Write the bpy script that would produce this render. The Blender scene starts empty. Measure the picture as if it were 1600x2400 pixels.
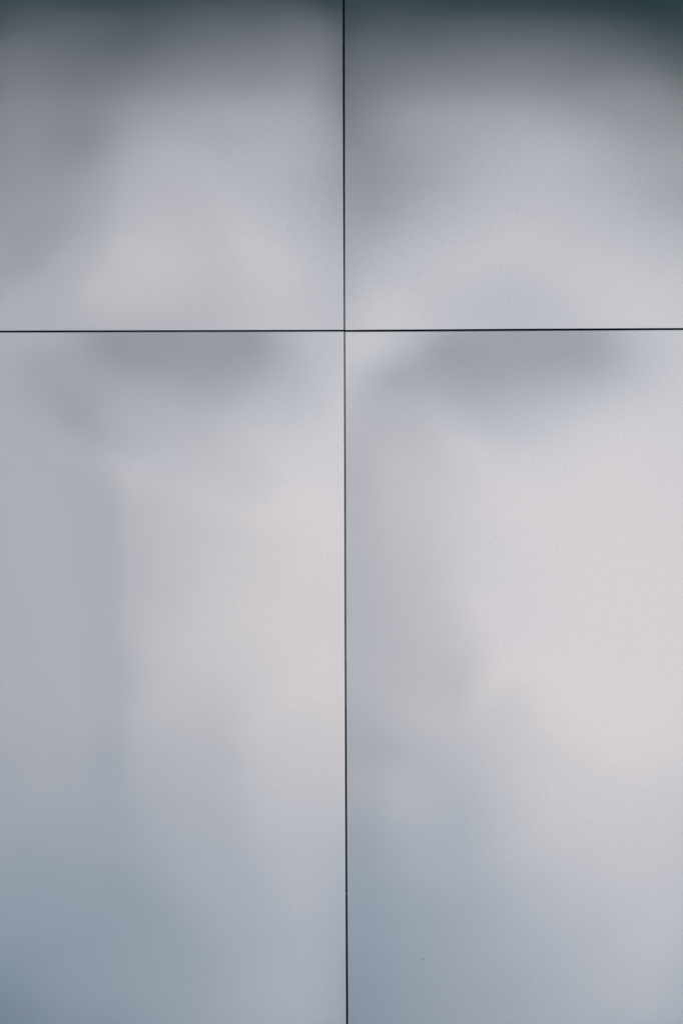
import bpy, math
from mathutils import Vector

# ------------------------------------------------------------------ scene, camera, sky, sun
scene = bpy.context.scene
col = scene.collection
R = math.radians
MM = 0.0015                      # metres of wall per photo pixel (1600 x 2400)
ZTOP, DIST, CAMZ = 4.65, 8.0, 1.70

cd = bpy.data.cameras.new('camera')
cam = bpy.data.objects.new('camera', cd)
col.objects.link(cam)
cam.location = (0, -DIST, CAMZ)
cam.rotation_euler = (R(90), 0, 0)
cd.sensor_width = 36
cd.lens = 36 * DIST / 3.6
cd.shift_y = (ZTOP - 1.8 - CAMZ) / 3.6
cd.clip_start = 0.1
cd.clip_end = 5000
scene.camera = cam

SUN_EL, SUN_ROT = 32, 20         # weak veiled sun behind the clad wall: the wall is in open shade
w = bpy.data.worlds.new('World')
scene.world = w
w.use_nodes = True
nt = w.node_tree
bg = nt.nodes['Background']
sky = nt.nodes.new('ShaderNodeTexSky')
sky.sky_type = 'NISHITA'
sky.sun_disc = False
sky.sun_elevation = R(SUN_EL)
sky.sun_rotation = R(SUN_ROT)
sky.air_density = 1.0
sky.dust_density = 2.5
sky.ozone_density = 1.0
# high even cloud over that sky: warm white low down, cooler grey overhead
tc = nt.nodes.new('ShaderNodeTexCoord')
sep = nt.nodes.new('ShaderNodeSeparateXYZ')
ramp = nt.nodes.new('ShaderNodeValToRGB')
ramp.color_ramp.elements[0].position = 0.0
ramp.color_ramp.elements[0].color = (0.765, 0.692, 0.66, 1)
ramp.color_ramp.elements[1].position = 0.45
ramp.color_ramp.elements[1].color = (0.47, 0.495, 0.525, 1)
e = ramp.color_ramp.elements.new(0.14)
e.color = (0.645, 0.593, 0.58, 1)
e = ramp.color_ramp.elements.new(0.26)
e.color = (0.476, 0.495, 0.505, 1)
cn = nt.nodes.new('ShaderNodeTexNoise')
cn.inputs['Scale'].default_value = 2.6
cn.inputs['Detail'].default_value = 4
cr = nt.nodes.new('ShaderNodeMapRange')
cr.inputs['From Min'].default_value = 0.3
cr.inputs['From Max'].default_value = 0.7
cr.inputs['To Min'].default_value = 9.0 * 1.0
cr.inputs['To Max'].default_value = 11.0 * 1.0
sc_ = nt.nodes.new('ShaderNodeVectorMath')
sc_.operation = 'SCALE'
mx = nt.nodes.new('ShaderNodeMix')
mx.data_type = 'RGBA'
mx.inputs[0].default_value = 0.88
nt.links.new(tc.outputs['Generated'], sep.inputs[0])
nt.links.new(sep.outputs['Z'], ramp.inputs[0])
nt.links.new(tc.outputs['Generated'], cn.inputs['Vector'])
nt.links.new(cn.outputs['Fac'], cr.inputs['Value'])
nt.links.new(ramp.outputs[0], sc_.inputs[0])
nt.links.new(cr.outputs[0], sc_.inputs['Scale'])
nt.links.new(sky.outputs[0], mx.inputs[6])
nt.links.new(sc_.outputs[0], mx.inputs[7])
nt.links.new(mx.outputs[2], bg.inputs[0])
bg.inputs[1].default_value = 0.10

sd = bpy.data.lights.new('sun', 'SUN')
sd.energy = 0.8
sd.angle = R(12)
sd.color = (1.0, 0.95, 0.88)
sun = bpy.data.objects.new('sun', sd)
col.objects.link(sun)
# direction towards the sun: azimuth measured from +Y towards +X
az, el = R(SUN_ROT), R(SUN_EL)
d = Vector((math.sin(az) * math.cos(el), math.cos(az) * math.cos(el), math.sin(el)))
sun.rotation_euler = d.to_track_quat('Z', 'Y').to_euler()
sun.location = (5, 20, 30)

scene.view_settings.view_transform = 'Standard'
scene.view_settings.look = 'None'
scene.view_settings.exposure = 0.5
scene.view_settings.gamma = 1
scene.cycles.use_denoising = True
scene.cycles.max_bounces = 6


# ------------------------------------------------------------------ materials
def mat(name, colr, rough=0.8, metal=0.0, noise=0.0, scale=4.0, spec=0.5):
    m = bpy.data.materials.new(name)
    m.use_nodes = True
    n, l = m.node_tree.nodes, m.node_tree.links
    b = n['Principled BSDF']
    b.inputs['Base Color'].default_value = (*colr, 1)
    b.inputs['Roughness'].default_value = rough
    b.inputs['Metallic'].default_value = metal
    b.inputs['Specular IOR Level'].default_value = spec
    if noise:
        tc = n.new('ShaderNodeTexCoord')
        t = n.new('ShaderNodeTexNoise')
        t.inputs['Scale'].default_value = scale
        t.inputs['Detail'].default_value = 5
        r = n.new('ShaderNodeMapRange')
        r.inputs['From Min'].default_value = 0.3
        r.inputs['From Max'].default_value = 0.7
        r.inputs['To Min'].default_value = 1 - noise
        r.inputs['To Max'].default_value = 1 + noise
        v = n.new('ShaderNodeVectorMath')
        v.operation = 'SCALE'
        v.inputs[0].default_value = colr
        l.new(tc.outputs['Object'], t.inputs['Vector'])
        l.new(t.outputs['Fac'], r.inputs['Value'])
        l.new(r.outputs[0], v.inputs['Scale'])
        l.new(v.outputs[0], b.inputs['Base Color'])
    return m


def panel_material():
    """satin metallic coating: pale aluminium flake, very fine grain, faint grime"""
    m = mat('satin_aluminium', (0.80, 0.80, 0.83), 0.185, 1.0)
    n, l = m.node_tree.nodes, m.node_tree.links
    b = n['Principled BSDF']
    g = n.new('ShaderNodeNewGeometry')
    t = n.new('ShaderNodeTexNoise')            # coating flake, about 4 mm
    t.inputs['Scale'].default_value = 260
    t.inputs['Detail'].default_value = 2
    r = n.new('ShaderNodeMapRange')
    r.inputs['From Min'].default_value = 0.25
    r.inputs['From Max'].default_value = 0.75
    r.inputs['To Min'].default_value = 1 - 0.06
    r.inputs['To Max'].default_value = 1 + 0.06
    l.new(g.outputs['Position'], t.inputs['Vector'])
    l.new(t.outputs['Fac'], r.inputs['Value'])
    v = n.new('ShaderNodeVectorMath')
    v.operation = 'SCALE'
    v.inputs[0].default_value = (0.796, 0.788, 0.824)
    l.new(r.outputs[0], v.inputs['Scale'])
    l.new(v.outputs[0], b.inputs['Base Color'])
    t2 = n.new('ShaderNodeTexNoise')           # uneven satin finish
    t2.inputs['Scale'].default_value = 2.2
    t2.inputs['Detail'].default_value = 3
    r2 = n.new('ShaderNodeMapRange')
    r2.inputs['To Min'].default_value = 0.185 - 0.012
    r2.inputs['To Max'].default_value = 0.185 + 0.012
    l.new(g.outputs['Position'], t2.inputs['Vector'])
    l.new(t2.outputs['Fac'], r2.inputs['Value'])
    l.new(r2.outputs[0], b.inputs['Roughness'])
    return m


M_panel = panel_material()
M_joint_shade = mat('joint_shade', (0.012, 0.016, 0.018), 0.9)
M_black = mat('black_membrane', (0.006, 0.008, 0.009), 0.9, noise=0.2, scale=8)
M_brown = mat('brown_sealant', (0.36, 0.23, 0.145), 0.8, noise=0.15, scale=30)
M_rivet = mat('zinc_rivet', (0.8, 0.8, 0.8), 0.35, 0.8)
M_dirt = mat('dirt', (0.05, 0.055, 0.06), 0.9)
M_ground = mat('wet_paving', (0.13, 0.38, 0.54), 0.3, noise=0.08, scale=1.5, spec=0.5)
M_added_soffit = mat('added_dark_soffit', (0.0, 0.112, 0.085), 0.7, noise=0.06, scale=1.0)
M_render = mat('pale_render', (0.735, 0.70, 0.70), 0.85, noise=0.05, scale=0.6)
M_render2 = mat('grey_render', (0.4,0.4,0.4), 0.85, noise=0.05, scale=0.6)
M_glass = mat('window_glass', (0.08, 0.11, 0.13), 0.1)


# ------------------------------------------------------------------ helpers
def make(name, verts, faces, m, parent=None, smooth=False):
    me = bpy.data.meshes.new(name)
    me.from_pydata(verts, [], faces)
    me.validate()
    if smooth:
        me.polygons.foreach_set('use_smooth', [True] * len(me.polygons))
    me.materials.append(m)
    me.update()
    o = bpy.data.objects.new(name, me)
    col.objects.link(o)
    if parent:
        o.parent = parent
    return o


def box(x0, x1, y0, y1, z0, z1):
    v = [(x, y, z) for z in (z0, z1) for y in (y0, y1) for x in (x0, x1)]
    f = [(0, 2, 3, 1), (4, 5, 7, 6), (0, 1, 5, 4), (2, 6, 7, 3), (0, 4, 6, 2), (1, 3, 7, 5)]
    return v, f


def boxes(lst):
    V, F = [], []
    for b in lst:
        v, f = box(*b)
        k = len(V)
        V += v
        F += [tuple(i + k for i in q) for q in f]
    return V, F


def tag(o, label=None, cat=None, group=None, kind=None):
    for k, val in (('label', label), ('category', cat), ('group', group), ('kind', kind)):
        if val:
            o[k] = val
    return o


def wx(px):
    return (px - 800) * MM


def wz(py):
    return ZTOP - py * MM


def lin(pts, t):
    if t <= pts[0][0]:
        return pts[0][1]
    for (a, va), (b, vb) in zip(pts, pts[1:]):
        if t <= b:
            return va + (vb - va) * (t - a) / (b - a)
    return pts[-1][1]


def bsp(t):
    """uniform cubic B-spline weights"""
    return ((1 - t) ** 3 / 6, (3 * t ** 3 - 6 * t * t + 4) / 6,
            (-3 * t ** 3 + 3 * t * t + 3 * t + 1) / 6, t ** 3 / 6)


# how far each sheet bows out of its plane (tenths of a millimetre, one cubic spline
# control value per so many photo pixels, rows from the top): hung sheet metal is never flat; bow fitted to set reflected light and dark
HSTEP_X = {'ul': 80.0, 'ur': 80.0, 'll': 50.0, 'lr': 80.0}
HSTEP_Y = 55.0
WARP = {
    'ul': (-80, -1080, [
        [-0.9,0.3,1.4,2.5,3.4,4.1,4.5,4.6,4.4,3.9,3.2,2.3,1.3,0.3,-0.7],
        [0.1,0.4,0.7,1,1.2,1.5,1.6,1.7,1.6,1.4,1.2,1,0.9,0.8,0.7],
        [1.1,0.5,-0.1,-0.6,-0.9,-1.2,-1.4,-1.4,-1.3,-1.1,-0.7,-0.2,0.5,1.2,2.1],
        [2.1,0.7,-0.8,-2.1,-3.1,-4,-4.4,-4.5,-4.3,-3.6,-2.7,-1.4,0.1,1.8,3.5],
        [3.2,0.9,-1.4,-3.4,-5.2,-6.5,-7.3,-7.5,-7.1,-6,-4.4,-2.4,-0.1,2.4,4.9],
        [4.1,1.1,-1.8,-4.5,-6.9,-8.7,-9.7,-10,-9.4,-8,-5.9,-3.3,-0.3,2.9,6.1],
        [4.6,1.3,-2.1,-5.2,-7.9,-9.9,-11.2,-11.5,-10.8,-9.2,-6.8,-3.7,-0.3,3.3,6.9],
        [4.5,1.3,-2,-5.1,-7.8,-9.9,-11.1,-11.4,-10.8,-9.2,-6.8,-3.7,-0.3,3.3,6.9],
        [3.6,1,-1.6,-4,-6.2,-7.8,-8.8,-9.1,-8.6,-7.4,-5.5,-3,-0.2,2.7,5.6],
        [1.5,0.4,-0.6,-1.6,-2.4,-3.1,-3.5,-3.7,-3.5,-3.1,-2.4,-1.4,-0.1,1.3,2.7],
        [-2.2,-0.6,1,2.7,4.1,5.2,5.8,5.9,5.4,4.4,3.1,1.6,0.1,-1.3,-2.5],
        [-7.8,-2.2,3.6,9.2,14.1,17.8,20.1,20.5,19.2,16.1,11.6,6.2,0.4,-5.2,-10.6],
        [-15.8,-4.4,7.2,18.3,28,35.6,40.2,41.3,38.7,32.6,23.6,12.7,0.9,-10.8,-22.4],
        [-26.7,-7.4,11.9,30.3,46.5,59.1,66.9,68.8,64.5,54.5,39.7,21.5,1.6,-18.6,-38.7],
        [-41,-11.3,17.9,45.5,69.7,88.6,100.2,103.1,96.9,82,60,32.8,2.5,-28.7,-60.3],
        [-59.3,-16.6,25,63.9,97.8,123.9,139.7,143.6,135.1,114.8,84.5,46.6,3.7,-41.6,-88.1],
        [-81.6,-23.3,33.2,85.8,130.7,164,183.5,188.1,177.4,151.7,112.6,62.9,5.5,-57.2,-122.6],
        [-106.4,-30.7,43.5,111.9,167.8,206.8,228.5,233.3,220.7,190.8,143.6,81.3,7.8,-75.6,-163.1],
        [-130.7,-35.4,59.1,143.3,206.6,248.4,270.6,274.3,260.2,228.5,176.6,101.7,7.7,-97.7,-205.6],
        [-149.6,-32.1,85.6,178.1,240.2,284,306.4,305.9,290.6,258.8,208,128.9,7.5,-119,-242.2],
        [-158,-20.6,118.6,204.5,259,309.4,332.2,322.8,308.7,275.9,228.1,167.6,33,-121.6,-262],
        [-153.9,-17,113.7,196.5,261.7,315.8,335.4,324.5,308.9,276.9,226.4,164.7,55.9,-103.6,-257],
        [-142.4,-15,105.2,180.7,242.8,299.3,325.3,314.9,293.4,263.8,214.8,145.3,43.8,-92.4,-233],
        [-128.2,-20.5,81.9,161,225.2,285.6,314.3,301.3,279.1,248.1,197.7,126.4,28.2,-84.9,-201.8],
        [-113.9,-26.2,59.8,142,208.1,270.5,300.3,285.6,262,231.1,181,106.7,13.7,-77.4,-170.6],
        [-100.3,-29.5,42,123.4,193.5,256.2,282.8,270,245.1,215.1,164.1,86.4,2.9,-69.5,-142.4],
        [-87.9,-32,25.1,104.4,179,240.8,260.5,250.5,223.7,193,143.2,66.6,-7.2,-62.7,-118.2],
        [-77.6,-32.8,14.4,90.3,170.9,231.7,238.2,228.1,206.9,174.8,125.3,50.7,-16.1,-56.9,-97.8],
        [-70.4,-32.6,7.4,79.8,165.3,222.3,208.7,196.1,185.9,156.9,108.8,37.4,-20.2,-50.3,-81],
        [-66.7,-31.6,4.9,73.7,159.2,208,184.7,166.6,161.4,141.7,97.2,32.2,-18.9,-43,-67.1],
        [-66.6,-30.2,6.1,69,155.9,191.8,159.7,135.1,130.4,125.2,85.5,27.3,-15,-35.2,-54.8],
        [-68.6,-29.3,9.6,71.7,157.6,171.9,137.4,106,94.1,98.7,74.4,23.9,-11.5,-27.7,-42.7],
        [-68.2,-28.5,14.5,82.4,145.3,127.2,100.2,73.2,58.2,60.4,51.1,19.4,-8.5,-19.7,-29.6],
        [-57.9,-23.5,24.3,90.1,112.9,79.2,52.5,32.6,27.1,31.6,27.9,9.8,-4.8,-10.2,-15.7],
        [-32.2,-6.9,22.9,48.8,50.6,31.4,15.6,5.8,4.6,9.7,11.7,3.5,-2.1,-1.7,-2.2],
        [-0.3,2.6,-7.3,-18.9,-17.3,-12.3,-7.1,-3.5,-2.1,-3.4,-4.7,-4.4,0.3,5.5,9.9],
        [23.2,-5.3,-38,-63,-67.1,-55.4,-38.5,-24,-15.9,-14.4,-13.8,-8.7,0.8,10.8,20.5],
        [40,-16.3,-66,-99.2,-109.3,-97.8,-74.8,-51.4,-34.9,-25.7,-19.2,-10.6,1.4,15.4,30.3]]),
    'ur': (800, -1080, [
        [-0.5,0.2,1,1.7,2.2,2.6,2.8,2.8,2.5,2.1,1.5,0.8,0,-0.8,-1.6],
        [-0.2,0.2,0.5,0.8,1.1,1.3,1.4,1.3,1.2,1,0.7,0.4,0.1,-0.3,-0.7],
        [0.1,0.1,0,-0,-0,-0.1,-0.1,-0.1,-0.1,-0.1,-0,0,0.1,0.2,0.3],
        [0.6,0.1,-0.4,-0.9,-1.2,-1.5,-1.6,-1.6,-1.5,-1.2,-0.8,-0.4,0.2,0.7,1.3],
        [1.1,0.1,-0.9,-1.8,-2.5,-3,-3.3,-3.2,-2.9,-2.4,-1.6,-0.7,0.3,1.3,2.4],
        [1.6,0.1,-1.4,-2.7,-3.9,-4.6,-5,-5,-4.5,-3.7,-2.5,-1.1,0.4,1.9,3.5],
        [2.3,0.2,-1.9,-3.8,-5.4,-6.4,-6.9,-6.8,-6.2,-5,-3.4,-1.5,0.5,2.6,4.6],
        [3,0.2,-2.5,-5,-7,-8.3,-8.9,-8.8,-7.9,-6.3,-4.2,-1.8,0.7,3.2,5.8],
        [3.8,0.3,-3.1,-6.2,-8.6,-10.3,-11,-10.7,-9.5,-7.6,-5.1,-2.2,0.8,3.9,6.9],
        [4.5,0.3,-3.7,-7.3,-10.2,-12,-12.8,-12.4,-11,-8.8,-5.9,-2.5,0.9,4.4,7.9],
        [5,0.4,-4.1,-8.2,-11.3,-13.4,-14.2,-13.7,-12.1,-9.6,-6.4,-2.8,1,4.9,8.7],
        [5.1,0.4,-4.3,-8.4,-11.7,-13.9,-14.7,-14.2,-12.5,-10,-6.7,-2.9,1.1,5.2,9.3],
        [4.7,0.3,-3.9,-7.7,-10.8,-12.9,-13.8,-13.4,-12,-9.6,-6.5,-2.9,1.1,5.3,9.5],
        [3.3,0.2,-2.7,-5.4,-7.8,-9.7,-10.8,-11,-10.1,-8.3,-5.7,-2.6,1,5.1,9.3],
        [0.6,0,-0.4,-1,-1.9,-3.3,-4.9,-6.1,-6.5,-5.7,-4.2,-2,0.9,4.6,8.5],
        [-3.8,-0.3,3.3,6.2,7.7,7.3,5,1.9,-0.7,-1.9,-1.7,-0.8,1,3.6,6.5],
        [-10.6,-0.7,8.7,16.5,21.5,22.7,20,14.4,8.2,3.6,1.4,0.8,1,1.8,2.6],
        [-20.5,-1.2,16.1,30,39.3,42.9,40.6,33,22.1,11.3,4.3,1.5,0.1,-1.9,-4],
        [-34,-2.2,25.6,46.6,59.8,66.3,66.5,59.3,44,23.7,6.2,-1.6,-4.2,-9.1,-14.4],
        [-49,-4.2,37.9,65.9,81.2,90.4,95.8,93.3,77,46.2,9.9,-11.5,-14.3,-20.8,-29.7],
        [-58.2,-1.9,54,85.2,101.8,114.5,126.2,131.6,119,85.5,29.4,-18.8,-25.6,-35.4,-50.1],
        [-54.1,7.1,60.8,94.9,118.9,136.1,150.1,159.9,151.9,129.3,84.7,18.9,-20.4,-48,-73.7],
        [-42.3,11.5,55.1,90.2,112.9,128.9,145.3,156.3,150.6,129.4,94.5,40.3,-11.9,-54.9,-93.6],
        [-34.3,2.4,43.8,80.8,102.4,116.9,134.4,144.5,141.1,123.3,92.2,47.2,-6.7,-57.3,-104.9],
        [-29,-5.7,32.1,68.1,88.8,103.5,119.6,131.3,130.1,112.9,83,44.9,-5.7,-56.9,-107],
        [-25.5,-10.9,20.8,55.3,75.1,89.5,105.1,118.2,117.4,98.9,69.8,37.3,-7.9,-54.8,-102],
        [-24.3,-14.2,10.1,39.7,57.6,71.1,87.1,101.3,104.4,87.8,59.3,28.8,-10.5,-51.4,-93],
        [-26,-13.8,4.5,28.5,44.5,55.7,68.1,83.7,89,76.2,52.3,21.6,-12.2,-47.2,-82.9],
        [-32.1,-13,4.8,24,36.1,41.7,51,63.9,72.7,65.9,45.6,14.8,-13.2,-42.7,-73.6],
        [-40.8,-8.7,10.5,23.9,31.5,30.4,34.7,48.5,61.1,58.5,42,15.5,-10.7,-37.8,-65.9],
        [-50.4,-2,19.7,25.2,26.9,19.6,19.4,32.5,48.2,51.2,40.4,20.4,-6.2,-32.9,-59.4],
        [-58.2,3.3,28.6,24.8,21.6,7.1,-0.2,13.9,36.6,45,37.3,21.8,-3.1,-28.2,-52.4],
        [-59.2,5,35.1,20,9.3,-7.9,-18,-4.2,20.5,33.7,32.5,21.7,-1.6,-23.5,-43.5],
        [-50.2,0.2,36.5,16.4,-4.2,-14.6,-18.8,-13,2.7,18.2,23.8,13.3,-3.8,-18.1,-31.9],
        [-29,-3.8,17.9,9,-4.8,-8.4,-8.3,-7.3,-3.3,4.1,9.4,5.2,-2.6,-10.4,-18.8],
        [-4.3,0.1,-4.1,-3.9,0.4,3.6,4.6,3.1,0.4,-2.9,-4.1,-1,0.7,-1.9,-5.5],
        [10.5,1.8,-7.1,-5.7,3.5,11.8,14.8,11.9,4.8,-3.4,-7.6,-4.8,0.4,4,6.9],
        [19.6,5,-3.9,-2.8,6.1,16.1,20.8,17.8,8.8,-1.4,-7.4,-6.8,-0.6,8.6,18.5]]),
    'll': (-80, 750, [
        [12.5,10.7,9,6.4,1,-8.9,-21,-30.8,-37,-41.2,-44.3,-46.5,-48.1,-48.3,-46.1,-39.5,-28,-14.9,-2.6,10,24.4,40.3,56.9],
        [3.3,2,1.5,2.3,1.7,-4.2,-13.5,-16.2,-15.3,-18.1,-19.3,-19.4,-19.1,-18.8,-20.6,-19.5,-11.2,-3.9,-1.6,2.5,9.5,16.7,23.6],
        [-6.1,-3.2,-1.2,-2.3,-4.9,-2.2,7.7,20,23.5,19.1,17.6,17.6,17.9,19.6,20.2,17.6,10.5,1.8,-2.1,-1,-2.8,-7.4,-12.8],
        [-19.8,-7.1,4.5,13.6,23.7,31.1,39.9,60.6,69.4,65.9,62.7,62.4,62.9,64.3,66.2,62.7,47.4,25.6,8.2,-3,-17.7,-35.5,-54.4],
        [-37.8,-12.5,12.6,35.5,57.5,71.4,74.5,96,110.5,109.3,107.2,107.3,108.3,110.1,110.2,103.8,84.3,54.6,22.9,-6.4,-36.2,-67.5,-99.4],
        [-56.1,-19.9,17,54,90.3,115.7,125.8,138.2,143.8,138.6,138.7,143.4,148.5,151.5,147.3,135.5,114.8,81.9,38.8,-8.3,-54,-98.3,-142.2],
        [-69.5,-26,18.5,65.1,112.4,150.3,182.6,190.6,176.4,164.9,157.8,154.7,157.1,160.7,161.2,154.5,135,98.8,46.6,-12.8,-68.6,-121.9,-174.2],
        [-75.2,-26.7,22,69.5,113,153.4,206.1,240.9,227.3,204.7,184.8,166.8,158.3,154.4,153.4,153.5,141.1,104.5,47.8,-16,-75.9,-132.9,-188.8],
        [-74.3,-23.4,27.4,74.4,109.7,131.1,157.8,208.7,228.3,218.5,207.9,194.3,177.6,163.3,153.9,149.4,139.3,105.6,49.2,-14.8,-73.9,-129.3,-183.4],
        [-69,-18.7,31.5,76.8,106.8,117,122.8,164.7,199.2,194,191.6,189.3,183.1,174,163.4,150.9,129.6,93.1,43.2,-11.9,-63,-111.4,-159],
        [-61.3,-13.9,33.2,73.8,96,99.9,102.3,142,179.9,174.2,168.5,159.5,152.3,146,138.5,123.9,96.7,62.3,26.7,-9.2,-46.2,-84,-122.1],
        [-53.1,-9.8,33.2,68.7,84,84.6,84.9,116.5,152.7,146.9,142,134.9,127.5,118.3,107,91.3,67.6,39.5,15.4,-4.9,-28.6,-55.1,-82.7],
        [-45.5,-8.1,29.3,60.3,71.5,70.6,69.3,91.7,128.3,123.3,118.4,113.1,105.8,94.7,81.1,64.9,44.4,22.7,7.7,-1.5,-15.1,-31.7,-49.4],
        [-38.7,-8.6,21.6,47.7,58.4,58.5,57.8,73.2,108,104,98.9,93.2,84.4,72.1,58,42.9,26.1,9.8,0.3,-2.8,-8.8,-17.4,-27.1],
        [-32.8,-9,14.7,35.6,45.2,48.1,51.3,65.9,101.1,96.9,89.1,79.8,69.3,57.4,44.7,32.4,19.4,6.5,-1.4,-4.1,-7.4,-11.6,-16.4],
        [-28.6,-9.2,9.9,26.5,35.7,41.7,48.1,59.9,95.1,91.6,83.5,74.1,62.5,50.8,40.3,31.2,21.4,10.2,1.1,-4.2,-7.9,-10.9,-13.8],
        [-26.4,-8.9,8.6,24.9,35.4,42.3,47.1,48.7,80.1,81.8,75,65.7,55,46.4,39.3,33.8,27.3,17.3,6.2,-2.2,-7.8,-11.4,-14.3],
        [-25.4,-8.1,9.5,26.2,36.1,40.3,42,40.2,70.5,75.1,66.9,57.2,49.3,46.1,44.3,41.6,34.8,21.6,8.2,-1,-6.5,-10.2,-13.2],
        [-24.5,-7.1,10,25.5,33.7,37.5,42,46.2,76.3,72.8,60.7,51.4,46.7,48.8,52.1,47.2,34.6,18.8,6.7,0.5,-3.3,-6.2,-8.7],
        [-24.3,-6.5,11.4,26.1,31.2,33.1,39.3,43.5,67.2,61.4,51.4,48.3,46.8,49.5,51.7,42.1,27.9,13.8,4.2,1.6,0.4,-0.7,-1.6],
        [-24.4,-9.5,5.2,18.6,25.3,27,32.1,34.4,53.9,51.9,45.3,44.8,43.3,44.3,44.3,34.3,22.1,9.3,0.9,1.1,3,4.6,6],
        [-24.6,-12.5,-0.4,13.4,23.2,25.1,28,30.1,45.3,45.4,41.2,41.1,38.4,38.7,38.6,29.3,17.3,4.7,-1.8,0.8,4.8,8.4,11.7],
        [-23.8,-13,-2,12,23.4,23.8,23.3,26.2,37.8,41.1,37.3,36.3,33.3,33.7,34,26,14.2,1.7,-3.6,0.1,5,9.5,13.8],
        [-21.2,-10.2,1,12.7,19.4,18.1,17.2,22.3,32.1,36.8,35.6,33.4,30.1,29.6,30,23.7,13,0.9,-4.2,-1,3.3,7.3,11.2],
        [-17.3,-8.6,-0.1,9.1,15.2,14.6,14.1,20.4,30.5,35.4,34.3,31.8,30,28.8,27.8,22.2,11.8,0.3,-4.7,-2.8,-0.5,1.5,3.4],
        [-13.5,-6.8,-0.1,6.9,10.4,9.4,10.8,17.5,25.6,31.2,34.3,34.5,32.5,29.4,26.6,21.9,13.4,2.8,-3.9,-5.4,-6.6,-7.9,-9.3],
        [-10.7,-5.5,-0.4,5.2,7.7,7.2,10.1,16.6,22.6,28.3,33.5,36.1,35.8,32.9,28.7,24.2,17.8,8.1,-1.4,-8,-14.1,-20.3,-26.6],
        [-9.4,-4.4,0.4,5.3,7.3,7.1,10.5,17.1,23.2,29,34.9,38.9,40.1,37.8,33.4,29.5,24.7,15.3,2.9,-9.3,-21.9,-34.8,-47.8],
        [-10,-4.4,1.1,5.9,6.7,6.3,10.6,18.8,27.5,34.7,40.7,44.5,45.7,44.1,40.8,37.7,33.2,23.4,8.4,-9.8,-29.8,-50.6,-71.6],
        [-12.2,-7,-2.2,3,7,10.2,16.6,26.4,36.9,45.2,50.9,53.6,54.2,53.8,52.6,50.9,47.3,36.8,17.5,-9.2,-37.9,-67,-96.4],
        [-15.3,-12.1,-8,-0.6,8.2,16.4,26.2,38.2,50.5,59.8,65.1,67.2,67.9,68.9,69.6,68.8,64.4,51.7,27.1,-8.2,-44.8,-81.8,-119.2],
        [-16.1,-19.4,-22.2,-15.1,5.1,22.9,35.7,49.2,63,74.7,82.7,85.3,86,88.6,91.1,90.4,84.7,70.8,43.1,-1.2,-47.9,-92.7,-136.3],
        [-15.3,-18.7,-22.5,-18.7,0.5,22.8,40.8,56.7,72.2,86.6,98.1,104.2,106.9,110,112.9,112.2,105.2,86.5,49.1,-3.3,-52.5,-97.9,-142],
        [-15,-11.8,-8.4,-2.6,9.2,25.5,43.2,60.4,76.5,90.8,102.7,111.2,116.7,119.5,118.9,112.7,97.7,70.9,31.9,-12.2,-53.7,-94.4,-135.1],
        [-15,-6.9,0.9,9.1,19,31.6,46.2,61.6,76.4,89.8,101,109.6,114.8,115.8,111.5,100.7,82.4,56.4,24.6,-10.5,-46.8,-83.3,-119.8],
        [-15.7,-5.6,4.3,14.4,24.8,36.1,48.3,61.1,73.6,84.9,94.4,101.2,104.4,103.1,96.7,84.7,67.4,45.5,20.2,-7.8,-37.8,-68.7,-99.8],
        [-16.4,-5.8,4.9,15.7,26.5,37.2,47.8,58.3,68.2,77,83.9,88.3,89.4,86.6,79.6,68.5,53.8,36.1,16,-6,-29.6,-54.1,-78.8],
        [-16.1,-5.9,4.5,14.9,25.2,35,44.2,52.8,60.3,66.6,71.1,73.3,72.8,69.3,62.9,53.5,41.7,27.8,12.2,-4.7,-22.4,-40.8,-59.4],
        [-14.6,-5.5,3.7,12.9,21.9,30.3,37.9,44.6,50.2,54.4,57,57.7,56.4,52.9,47.4,40,31,20.5,8.9,-3.4,-16.3,-29.4,-42.7],
        [-11.9,-4.5,2.9,10.2,17.3,23.8,29.6,34.6,38.4,41.1,42.4,42.3,40.8,37.9,33.6,28.1,21.5,14.1,6.1,-2.3,-11,-19.7,-28.5],
        [-8.3,-3.2,2,7,11.8,16.2,20,23.2,25.6,27.1,27.7,27.4,26.2,24.1,21.2,17.5,13.3,8.6,3.6,-1.5,-6.5,-11.5,-16.5],
        [-4.2,-1.6,0.9,3.4,5.8,7.9,9.8,11.3,12.3,13,13.2,12.9,12.2,11.1,9.7,7.9,5.9,3.7,1.6,-0.5,-2.4,-4.1,-5.7],
        [0.1,0,-0.1,-0.3,-0.5,-0.7,-0.9,-1.1,-1.2,-1.3,-1.3,-1.3,-1.3,-1.2,-1.1,-0.9,-0.8,-0.6,-0.4,0.2,1.4,2.9,4.6]]),
    'lr': (800, 750, [
        [10.1,10.3,4.1,-17.4,-37.4,-46.6,-50.1,-49.5,-45.9,-34.6,-16,-1,8.5,15.1,20.6],
        [8.2,4.2,7.9,-10.9,-19.8,-18.2,-20.6,-19.2,-20.7,-17.6,-4.1,1.2,2.2,2.9,3],
        [12.2,-1.5,-8,4.6,18.5,19.8,20.2,20.3,20.7,15.3,6,1.2,-3.4,-8.4,-13.6],
        [10.7,-5,-15.8,40.2,70.2,66.7,66.9,67.2,68.3,57,26.8,3.8,-8.3,-18.4,-27.7],
        [-9.1,-2,28.1,88,117.3,118.8,117.1,114.9,113.8,95.9,47.7,5.8,-12.9,-25.8,-37.6],
        [-32.8,2.3,50,116.5,167.5,168,162.9,158,150.4,115.6,51.8,5.1,-15,-29.3,-42.3],
        [-54.9,0.6,57,114.5,187.1,216.8,202.7,189,161.5,109.2,46,3.2,-15,-28.9,-41.8],
        [-69.6,-2.5,59.7,107.7,164.1,220.5,227.9,201.7,158.4,98.1,36.7,-0.7,-14.4,-25.9,-37.2],
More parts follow.
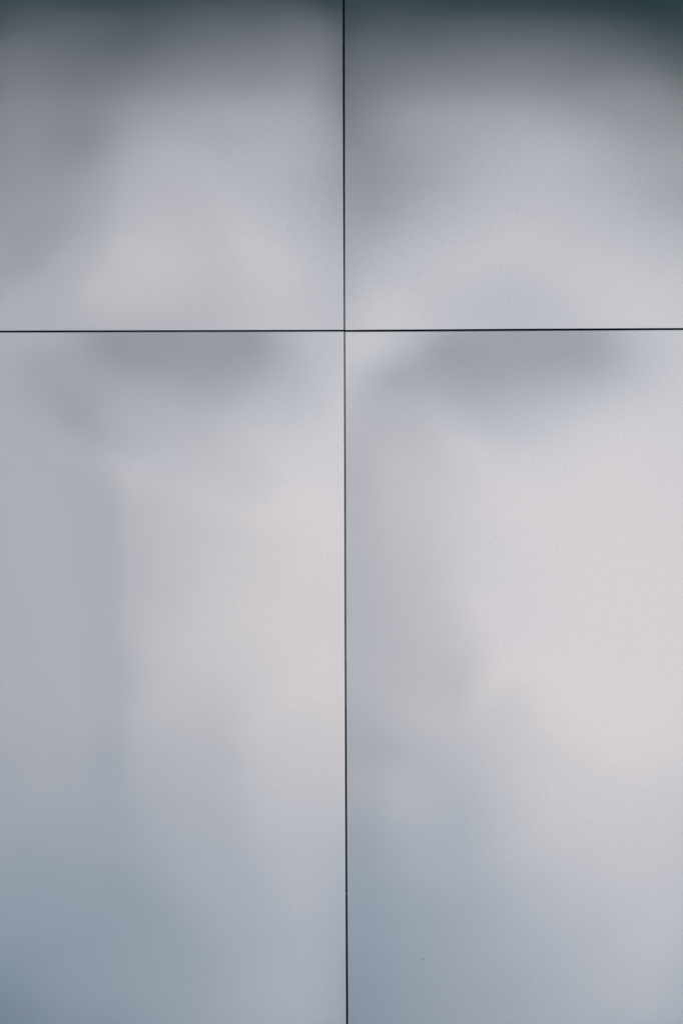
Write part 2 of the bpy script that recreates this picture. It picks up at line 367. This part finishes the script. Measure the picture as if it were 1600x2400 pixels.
        [-75.6,-4.4,60.4,112,159.3,209,230.6,202.4,150.1,87.5,30,-3,-13.3,-21.8,-30.7],
        [-76.5,-4.8,59.8,113.7,161.3,200.7,220.9,197.3,142.7,78.2,23.7,-4.5,-11.7,-17.7,-24.2],
        [-76.8,-5.7,58.6,114.8,168.2,205.7,217.7,193.6,138,72,19.6,-4.9,-10.1,-14.6,-19.6],
        [-78.7,-6.1,61,120.6,180,220.3,224.9,195.8,137.2,69.7,18.5,-4.3,-9.2,-13.4,-18],
        [-80.8,-6.7,64.6,127.6,190.8,236.2,238.3,202.1,139.2,70.8,20.2,-2.6,-8.8,-14.2,-20.1],
        [-79.6,-7.3,64.4,130.7,195.6,248.9,256,212.5,144.4,75.2,24.5,0.2,-8.8,-17.2,-26],
        [-74.6,-7.5,60.6,129.3,194.1,254.4,276.6,229.8,154.9,83,31.1,4.2,-9.3,-22.2,-35.5],
        [-69.7,-7.1,56.5,125.8,192.8,261,302.7,251.2,168.7,93.8,40.1,9,-10.3,-29,-47.9],
        [-70.2,-4.8,57.9,127.2,198,279.7,323.4,263.3,181.6,107.8,51.5,14.4,-11.8,-37,-62.2],
        [-80.1,-3.1,69.2,137.5,207.8,287.9,309.9,261.7,196.1,125.9,64.9,19.8,-14,-45.7,-77],
        [-92.9,0.1,87.7,152.2,213.2,277.8,293.4,262.8,212.3,146.3,79.3,24.9,-16.4,-54.1,-90.8],
        [-100.3,-5.9,81.6,148.4,206.3,264.1,283.6,260.3,219,160.4,89.5,27.6,-19,-61.4,-102.7],
        [-101.9,-9.9,70.5,138.6,197.1,251.6,275.8,256.1,219.7,166.7,94.5,27.9,-21.8,-67.5,-112.2],
        [-102.2,-3.8,79.5,134.8,185.1,240.2,270.4,257.3,222.2,169.6,97.3,26.5,-24.7,-72.6,-120],
        [-101.4,-1.8,82.1,130,173.5,230.1,267.1,260.5,226,172.4,99.6,26.2,-27,-77.2,-127.4],
        [-98.2,-3.7,75.3,123.7,166.6,221.1,265.4,263.7,231.2,177,102.6,28.4,-27.9,-81.9,-136],
        [-93.3,-6.8,67.9,116.1,160.5,218,266.5,269.7,236.7,181.6,108.7,32.6,-28.3,-87.5,-147.1],
        [-86.9,-6.4,62.7,111.5,159.4,217.1,266.6,273.1,244.1,190.6,117.5,39.3,-28,-94.6,-161.8],
        [-80.9,-7.4,56.7,105.6,157.4,217,268.4,278.1,251.3,199.1,127.8,49.2,-26.9,-103.3,-180.3],
        [-75.3,-8.7,52.1,102.1,157.4,219.1,271.6,284.9,259.3,208.7,141.2,61.5,-25,-113.4,-202.3],
        [-69.6,-8.8,50.1,103.4,161.6,224.4,276.6,293.4,269,221,157.8,74.9,-23.4,-124.5,-226.3],
        [-65.3,-8.4,49.2,108.1,169.7,232.2,283.2,303.1,282,236.6,175.9,89.2,-21.5,-135.5,-250],
        [-64.9,-8,51.6,116.5,180.7,242,291.9,314.4,297.7,255.1,194.4,103.5,-18.5,-144.2,-270.1],
        [-68.7,-4.1,59.7,128.7,194.7,254.2,303.6,330.7,316.3,274.4,215,122.5,-13.2,-149.4,-282.3],
        [-76.6,-4,69.8,142.4,209.5,268.2,317,345,333.7,293.8,233.3,130.4,-13.6,-150.4,-281.5],
        [-81.4,-6.9,69.8,143.5,209.8,266,308.2,328.8,319.6,280.1,209.7,104.4,-21.8,-144.8,-265.7],
        [-79.5,-6.5,66.7,136.4,198.4,248.8,283.2,296.7,285.1,244.9,174.9,80.1,-26,-132,-237.9],
        [-72.9,-5.6,60.8,123.5,178.3,221.1,248,255.6,241.2,202.6,141.1,62.5,-24.3,-113.4,-203.2],
        [-63.4,-4.8,52.9,106.7,152.8,187.6,207.7,210.9,195.5,161.6,111.3,49.1,-20,-92.4,-165.8],
        [-52.4,-4,43.7,87.9,124.9,151.9,166.4,166.8,152.6,124.8,85.6,38,-15.3,-71.7,-129.3],
        [-41.1,-3.1,34.2,68.5,96.8,116.8,126.8,125.8,114.1,92.7,63.5,28.2,-11.1,-52.9,-95.6],
        [-29.9,-2.3,24.9,49.6,69.8,83.8,90.3,89,80.2,64.9,44.3,19.6,-7.6,-36.3,-65.5],
        [-19.2,-1.4,16,31.8,44.5,53.2,57.1,56,50.3,40.5,27.5,12.1,-4.5,-21.5,-38.6],
        [-8.9,-0.7,7.4,14.7,20.6,24.5,26.3,25.7,23,18.4,12.3,5.4,-1.5,-7.9,-13.9],
        [1.1,0.1,-0.8,-1.6,-2.2,-2.7,-2.9,-2.8,-2.5,-2.1,-1.5,-0.9,0.9,5,9.9]]),
}


def bow(key, px, py):
    x0, y0, rows = WARP[key]
    a = (px - x0) / HSTEP_X[key]
    b = (py - y0) / HSTEP_Y
    nx, ny = len(rows[0]) - 3, len(rows) - 3
    a = min(max(a, 0), nx - 1e-6)
    b = min(max(b, 0), ny - 1e-6)
    i, j = int(a), int(b)
    wa, wb = bsp(a - i), bsp(b - j)
    return sum(wb[q] * sum(wa[p] * rows[j + q][i + p] for p in range(4)) for q in range(4)) * 1e-4


# ------------------------------------------------------------------ clad wall
def facade_panel(key, left, right, top, bottom, label, group):
    """left/right: polylines px(py); top/bottom: polylines py(px), photo pixels.
    The face bows by WARP, rolls over a small radius and folds back behind."""
    us = [i / 84 for i in range(85)]
    us = us[:1] + [0.0009, 0.004] + us[1:-1] + [0.996, 0.9991, 1.0]   # close rows keep the edge crisp
    ytop = sum(p[1] for p in top) / len(top)
    ybot = sum(p[1] for p in bottom) / len(bottom)
    nv = max(30, int(abs(ybot - ytop) / 15))
    vs = [j / nv for j in range(nv + 1)]
    hgt = abs(ybot - ytop)
    ends = [0.8, 3, 6, 10]
    vs = [0.0] + [q / hgt for q in ends] + vs[1:-1] + [1 - q / hgt for q in ends[::-1]] + [1.0]
    rr = 0.7                                    # edge radius in photo pixels
    V, F = [], []
    W, H = len(us), len(vs)
    for v in vs:
        for u in us:
            py = ytop + (ybot - ytop) * v
            for _ in range(2):
                px = lin(left, py) + rr + (lin(right, py) - lin(left, py) - 2 * rr) * u
                py = lin(top, px) + rr + (lin(bottom, px) - lin(top, px) - 2 * rr) * v
            V.append((wx(px), -bow(key, px, py), wz(py)))
    for j in range(H - 1):
        for i in range(W - 1):
            a = j * W + i
            F.append((a, a + W, a + W + 1, a + 1))
    face = (list(V), list(F))
    rim = [i for i in range(W)] + [j * W + W - 1 for j in range(1, H)] + \
          [(H - 1) * W + i for i in range(W - 2, -1, -1)] + [j * W for j in range(H - 2, 0, -1)]
    # rolled edge belongs to the sheet; the folded return is coloured dark to put shade in the joint
    ring = rim
    nr = len(rim)

    def outward(k):
        i = rim[k]
        c, r_ = i % W, i // W
        return ((c == W - 1) - (c == 0), (r_ == 0) - (r_ == H - 1))
    prev = rim
    for s in (1, 2, 3):
        a = s * math.pi / 6
        new = []
        for k in range(nr):
            ox, oz = outward(k)
            x, y, z = V[rim[k]]
            q = rr * MM
            V.append((x + ox * q * math.sin(a), y + q * (1 - math.cos(a)), z + oz * q * math.sin(a)))
            new.append(len(V) - 1)
        for k in range(nr):
            k2 = (k + 1) % nr
            F.append((prev[k], prev[k2], new[k2], new[k]))
        prev = new
    o = make('facade_panel', V, F, M_panel, smooth=True)
    # folded return
    RV = [V[i] for i in prev]
    n0 = len(RV)
    RV += [(x, y + 0.03, z) for x, y, z in RV]
    RF = [(k, (k + 1) % n0, n0 + (k + 1) % n0, n0 + k) for k in range(n0)]
    make('folded_edge', RV, RF, M_joint_shade, o)
    tag(o, label, 'facade panel', group)
    return o


G = 'satin metal panels cladding the wall'
PW = 850                                        # sheet width in photo pixels
TOPY = -1030
p_ul = facade_panel('ul', [(TOPY, 802.4 - PW), (800, 802.4 - PW)],
                    [(TOPY, 802.4), (0, 802.4), (775, 805.7)],
                    [(-60, TOPY), (810, TOPY)], [(0, 775.4), (806, 773.3)],
                    'upper left metal panel, pale arch in its middle and dim band along its left side', G)
p_ur = facade_panel('ur', [(TOPY, 806.6), (0, 807.0), (775, 808.1)],
                    [(TOPY, 806.6 + PW), (800, 806.6 + PW)],
                    [(800, TOPY), (1660, TOPY)], [(808, 773.8), (1200, 771.0), (1600, 769.3)],
                    'upper right grey metal panel, darkest of the four along its top corner', G)
BOTY = 3000
p_ll = facade_panel('ll', [(770, 802.4 - PW), (BOTY, 802.4 - PW)],
                    [(775, 805.8), (1150, 806.7), (1500, 807.4), (2100, 809.6), (2350, 810.8), (BOTY, 812.2)],
                    [(0, 778.7), (806, 776.4)], [(-60, BOTY), (810, BOTY)],
                    'lower left tall metal panel with a bluish vertical ripple and darker bottom corner', G)
p_lr = facade_panel('lr', [(775, 808.2), (1150, 809.9), (1500, 811.1), (2100, 813.8), (2350, 815.1), (BOTY, 816.4)],
                    [(770, 806.6 + PW), (BOTY, 806.6 + PW)],
                    [(808, 777.3), (1200, 775.0), (1600, 772.8)], [(800, BOTY), (1660, BOTY)],
                    'lower right tall metal panel, brightest of the four towards its right edge', G)

# one dark speck of dirt low on the bright panel
sx_, sy_ = 992.0, 2247.5
yb = -bow('lr', sx_, sy_)
V, F = [], []
for r_, dy in ((1.3, 0.0), (1.0, -0.0008), (0.5, -0.0012)):
    for k in range(10):
        a = k * math.tau / 10
        q = r_ * (1 + 0.2 * math.sin(2 * a + 0.6))
        V.append((wx(sx_ + q * math.cos(a)), yb + dy, wz(sy_ + q * math.sin(a))))
for j in range(2):
    for k in range(10):
        F.append((j * 10 + k, j * 10 + (k + 1) % 10, j * 10 + 10 + (k + 1) % 10, j * 10 + 10 + k))
F.append(tuple(20 + k for k in range(10)))
make('dirt_speck', V, F, M_dirt, p_lr)

# neighbours carry the wall on beyond the frame
pitch = (PW + 4.2) * MM
GN = 'neighbouring metal panels beyond the picture edge'
for src, dx, dz in ((p_ur, -2, 0), (p_lr, -2, 0), (p_ul, 2, 0), (p_ll, 2, 0),
                    (p_ul, -2, 0), (p_ll, -2, 0), (p_ur, 2, 0), (p_lr, 2, 0),
                    (p_ur, -4, 0), (p_lr, -4, 0), (p_ul, 4, 0), (p_ll, 4, 0),
                    (p_ul, 0, 1), (p_ur, 0, 1), (p_ur, -2, 1), (p_ul, 2, 1), (p_ul, -2, 1), (p_ur, 2, 1),
                    (p_ur, -4, 1), (p_ul, 4, 1)):
    c = src.copy()
    col.objects.link(c)
    c.location = (dx * pitch, 0, dz * 1808 * MM)
    n_ = (dx + (1 if src in (p_ur, p_lr) else 0))
    side = 'right' if n_ > 0 else 'left'
    k_ = n_ if n_ > 0 else 1 - n_
    c['label'] = '%s panel %s of the middle joint, in the %s row' % (
        ('first', 'second', 'third', 'fourth', 'fifth')[k_ - 1], side,
        'topmost' if dz else ('upper' if src in (p_ul, p_ur) else 'lower'))
    c['group'] = GN
    for ch in [h for h in src.children if h.name.startswith('folded_edge')]:
        k = ch.copy()
        col.objects.link(k)
        k.parent = c

# sub-wall with its black membrane, 60 mm behind the sheets
V, F = box(-7.2, 7.2, 0.06, 0.40, -0.05, 9.1)
wall = tag(make('backing_wall', V, F, M_black), 'black membrane wall glimpsed through the joints behind the metal panels', 'wall')


def jx(py):                                    # centre of the lower vertical joint
    return lin([(775, 807.0), (1150, 808.35), (1500, 809.2), (2100, 811.7), (2350, 812.95), (2640, 814.3)], py)


def strip(y0, y1, m, depth, wpx=7.0):
    n = max(2, int((y1 - y0) / 60))
    V, F = [], []
    for i in range(n + 1):
        py = y0 + (y1 - y0) * i / n
        c = jx(py)
        for px, y in ((c - wpx / 2, depth), (c + wpx / 2, depth), (c + wpx / 2, 0.059), (c - wpx / 2, 0.059)):
            V.append((wx(px), y, wz(py)))
    for i in range(n):
        a = 4 * i
        for q in range(4):
            F.append((a + q, a + (q + 1) % 4, a + 4 + (q + 1) % 4, a + 4 + q))
    F.append((3, 2, 1, 0))
    k = 4 * n
    F.append((k, k + 1, k + 2, k + 3))
    return V, F


SG = 'brown sealant strips in the lower vertical joint'
for y0, y1, dep, lab in ((830, 1453.5, 0.0050, 'long brown sealant strip showing in the upper part of the lower vertical joint'),
                         (1457.5, 1550, 0.0045, 'short brown sealant strip between two dark breaks in the joint'),
                         (1554, 1652, 0.0060, 'dark brown sealant strip lowest in the vertical joint')):
    V, F = strip(y0, y1, M_brown, dep)
    tag(make('sealant_strip', V, F, M_brown), lab, 'sealant strip', SG)

# little pale rivet head low in the joint
V, F = [], []
cx, cz = wx(812.2), wz(2094.5)
for r_, y in ((1.5, 0.010), (1.35, 0.0085), (0.9, 0.0075), (0.0, 0.0071)):
    for k in range(12):
        a = k * math.tau / 12
        V.append((cx + r_ * MM * math.cos(a), y, cz + r_ * MM * math.sin(a)))
V = V[:36] + [(cx, 0.0071, cz)]
for j in range(2):
    for k in range(12):
        F.append((j * 12 + k, (j + 1) * 12 + k, (j + 1) * 12 + (k + 1) % 12, j * 12 + (k + 1) % 12))
F += [(24 + k, 36, 24 + (k + 1) % 12) for k in range(12)]
n0 = len(V)                                     # shank back to the wall
for k in range(12):
    a = k * math.tau / 12
    V.append((cx + 1.0 * MM * math.cos(a), 0.0095, cz + 1.0 * MM * math.sin(a)))
for k in range(12):
    a = k * math.tau / 12
    V.append((cx + 1.0 * MM * math.cos(a), 0.062, cz + 1.0 * MM * math.sin(a)))
F += [(n0 + k, n0 + (k + 1) % 12, n0 + 12 + (k + 1) % 12, n0 + 12 + k) for k in range(12)]
tag(make('rivet', V, F, M_rivet, smooth=True), 'tiny pale rivet head low in the black vertical joint', 'rivet')

# ------------------------------------------------------------------ unseen surroundings the metal mirrors, walkway and building added
tag(make('ground', *((lambda v: (v, [(0, 1, 2, 3)]))([(-900, -1500, 0), (900, -1500, 0), (900, 300, 0), (-900, 300, 0)])), M_ground), kind='structure')
# unseen walkway slab, added for its reflection: its dark underside is what darkens the top of the panels
CAN_Z, CAN_N, CAN_D = 8.0, 4.0, 13.0
V, F = box(-60, 60, -CAN_D, -CAN_N, CAN_Z, CAN_Z + 0.5)
walk = tag(make('added_walkway', V, F, M_added_soffit), 'unseen dark walkway slab, added to darken the reflection at the panel tops', 'walkway')
for y in (-CAN_D, -CAN_N - 0.08):
    V, F = boxes([(-60, 60, y - 0.003, y + 0.083, CAN_Z + 1.4, CAN_Z + 1.48)] +
                 [(x, x + 0.06, y + 0.01, y + 0.07, CAN_Z + 0.502, CAN_Z + 1.4) for x in range(-60, 60, 2)])
    make('railing', V, F, M_added_soffit, walk)
for x in (-42, -28, -14, 14, 28, 42):
    V, F, n = [], [], 20
    for z, r_ in ((-0.05, 0.42), (0.25, 0.42), (0.3, 0.34), (CAN_Z - 0.4, 0.30), (CAN_Z - 0.003, 0.55)):
        for k in range(n):
            a = k * math.tau / n
            V.append((x + r_ * math.cos(a), -8.5 + r_ * math.sin(a), z))
    for j in range(4):
        for k in range(n):
            F.append((j * n + k, j * n + (k + 1) % n, (j + 1) * n + (k + 1) % n, (j + 1) * n + k))
    make('column', V, F, M_added_soffit, walk, smooth=True)

# unseen pale rendered block, added to the left: mirrored as the quieter grey left sides
bld = bpy.data.objects.new('added_building', None)
col.objects.link(bld)
bld.location = (-32.75, -75, 0)
tag(bld, 'unseen pale rendered building with small windows, added to grey the reflection on the left', 'building')
V, F = boxes([(-27.25, 27.25, -17, 0, -0.1, 34.0)])
make('wall', V, F, M_render, bld)
V, F = boxes([(-27.5, 27.5, -17.25, 0.25, 34.003, 34.6)])
make('roof', V, F, M_render2, bld)
V, F = boxes([(-27.3, 27.3, 0.003, 0.12, -0.1, 0.9)])
make('plinth', V, F, M_render2, bld)
wf = boxes([(-0.55, 0.55, 0.002, 0.05, 0, 0.06), (-0.55, 0.55, 0.002, 0.05, 1.54, 1.6),
            (-0.55, -0.49, 0.002, 0.05, 0.063, 1.537), (0.49, 0.55, 0.002, 0.05, 0.063, 1.537),
            (-0.025, 0.025, 0.002, 0.045, 0.063, 1.537)])
frame0 = pane0 = None
for r_ in range(9):
    for c_ in range(11):
        if frame0 is None:
            fr = frame0 = make('window', *wf, M_render2, bld)
            pn = pane0 = make('pane', *boxes([(-0.487, 0.487, 0.004, 0.02, 0.066, 1.534)]), M_glass, fr)
        else:
            fr = frame0.copy()
            pn = pane0.copy()
            col.objects.link(fr)
            col.objects.link(pn)
            fr.parent = bld
            pn.parent = fr
        fr.location = (-24.5 + 4.9 * c_, 0, 1.6 + 3.6 * r_)
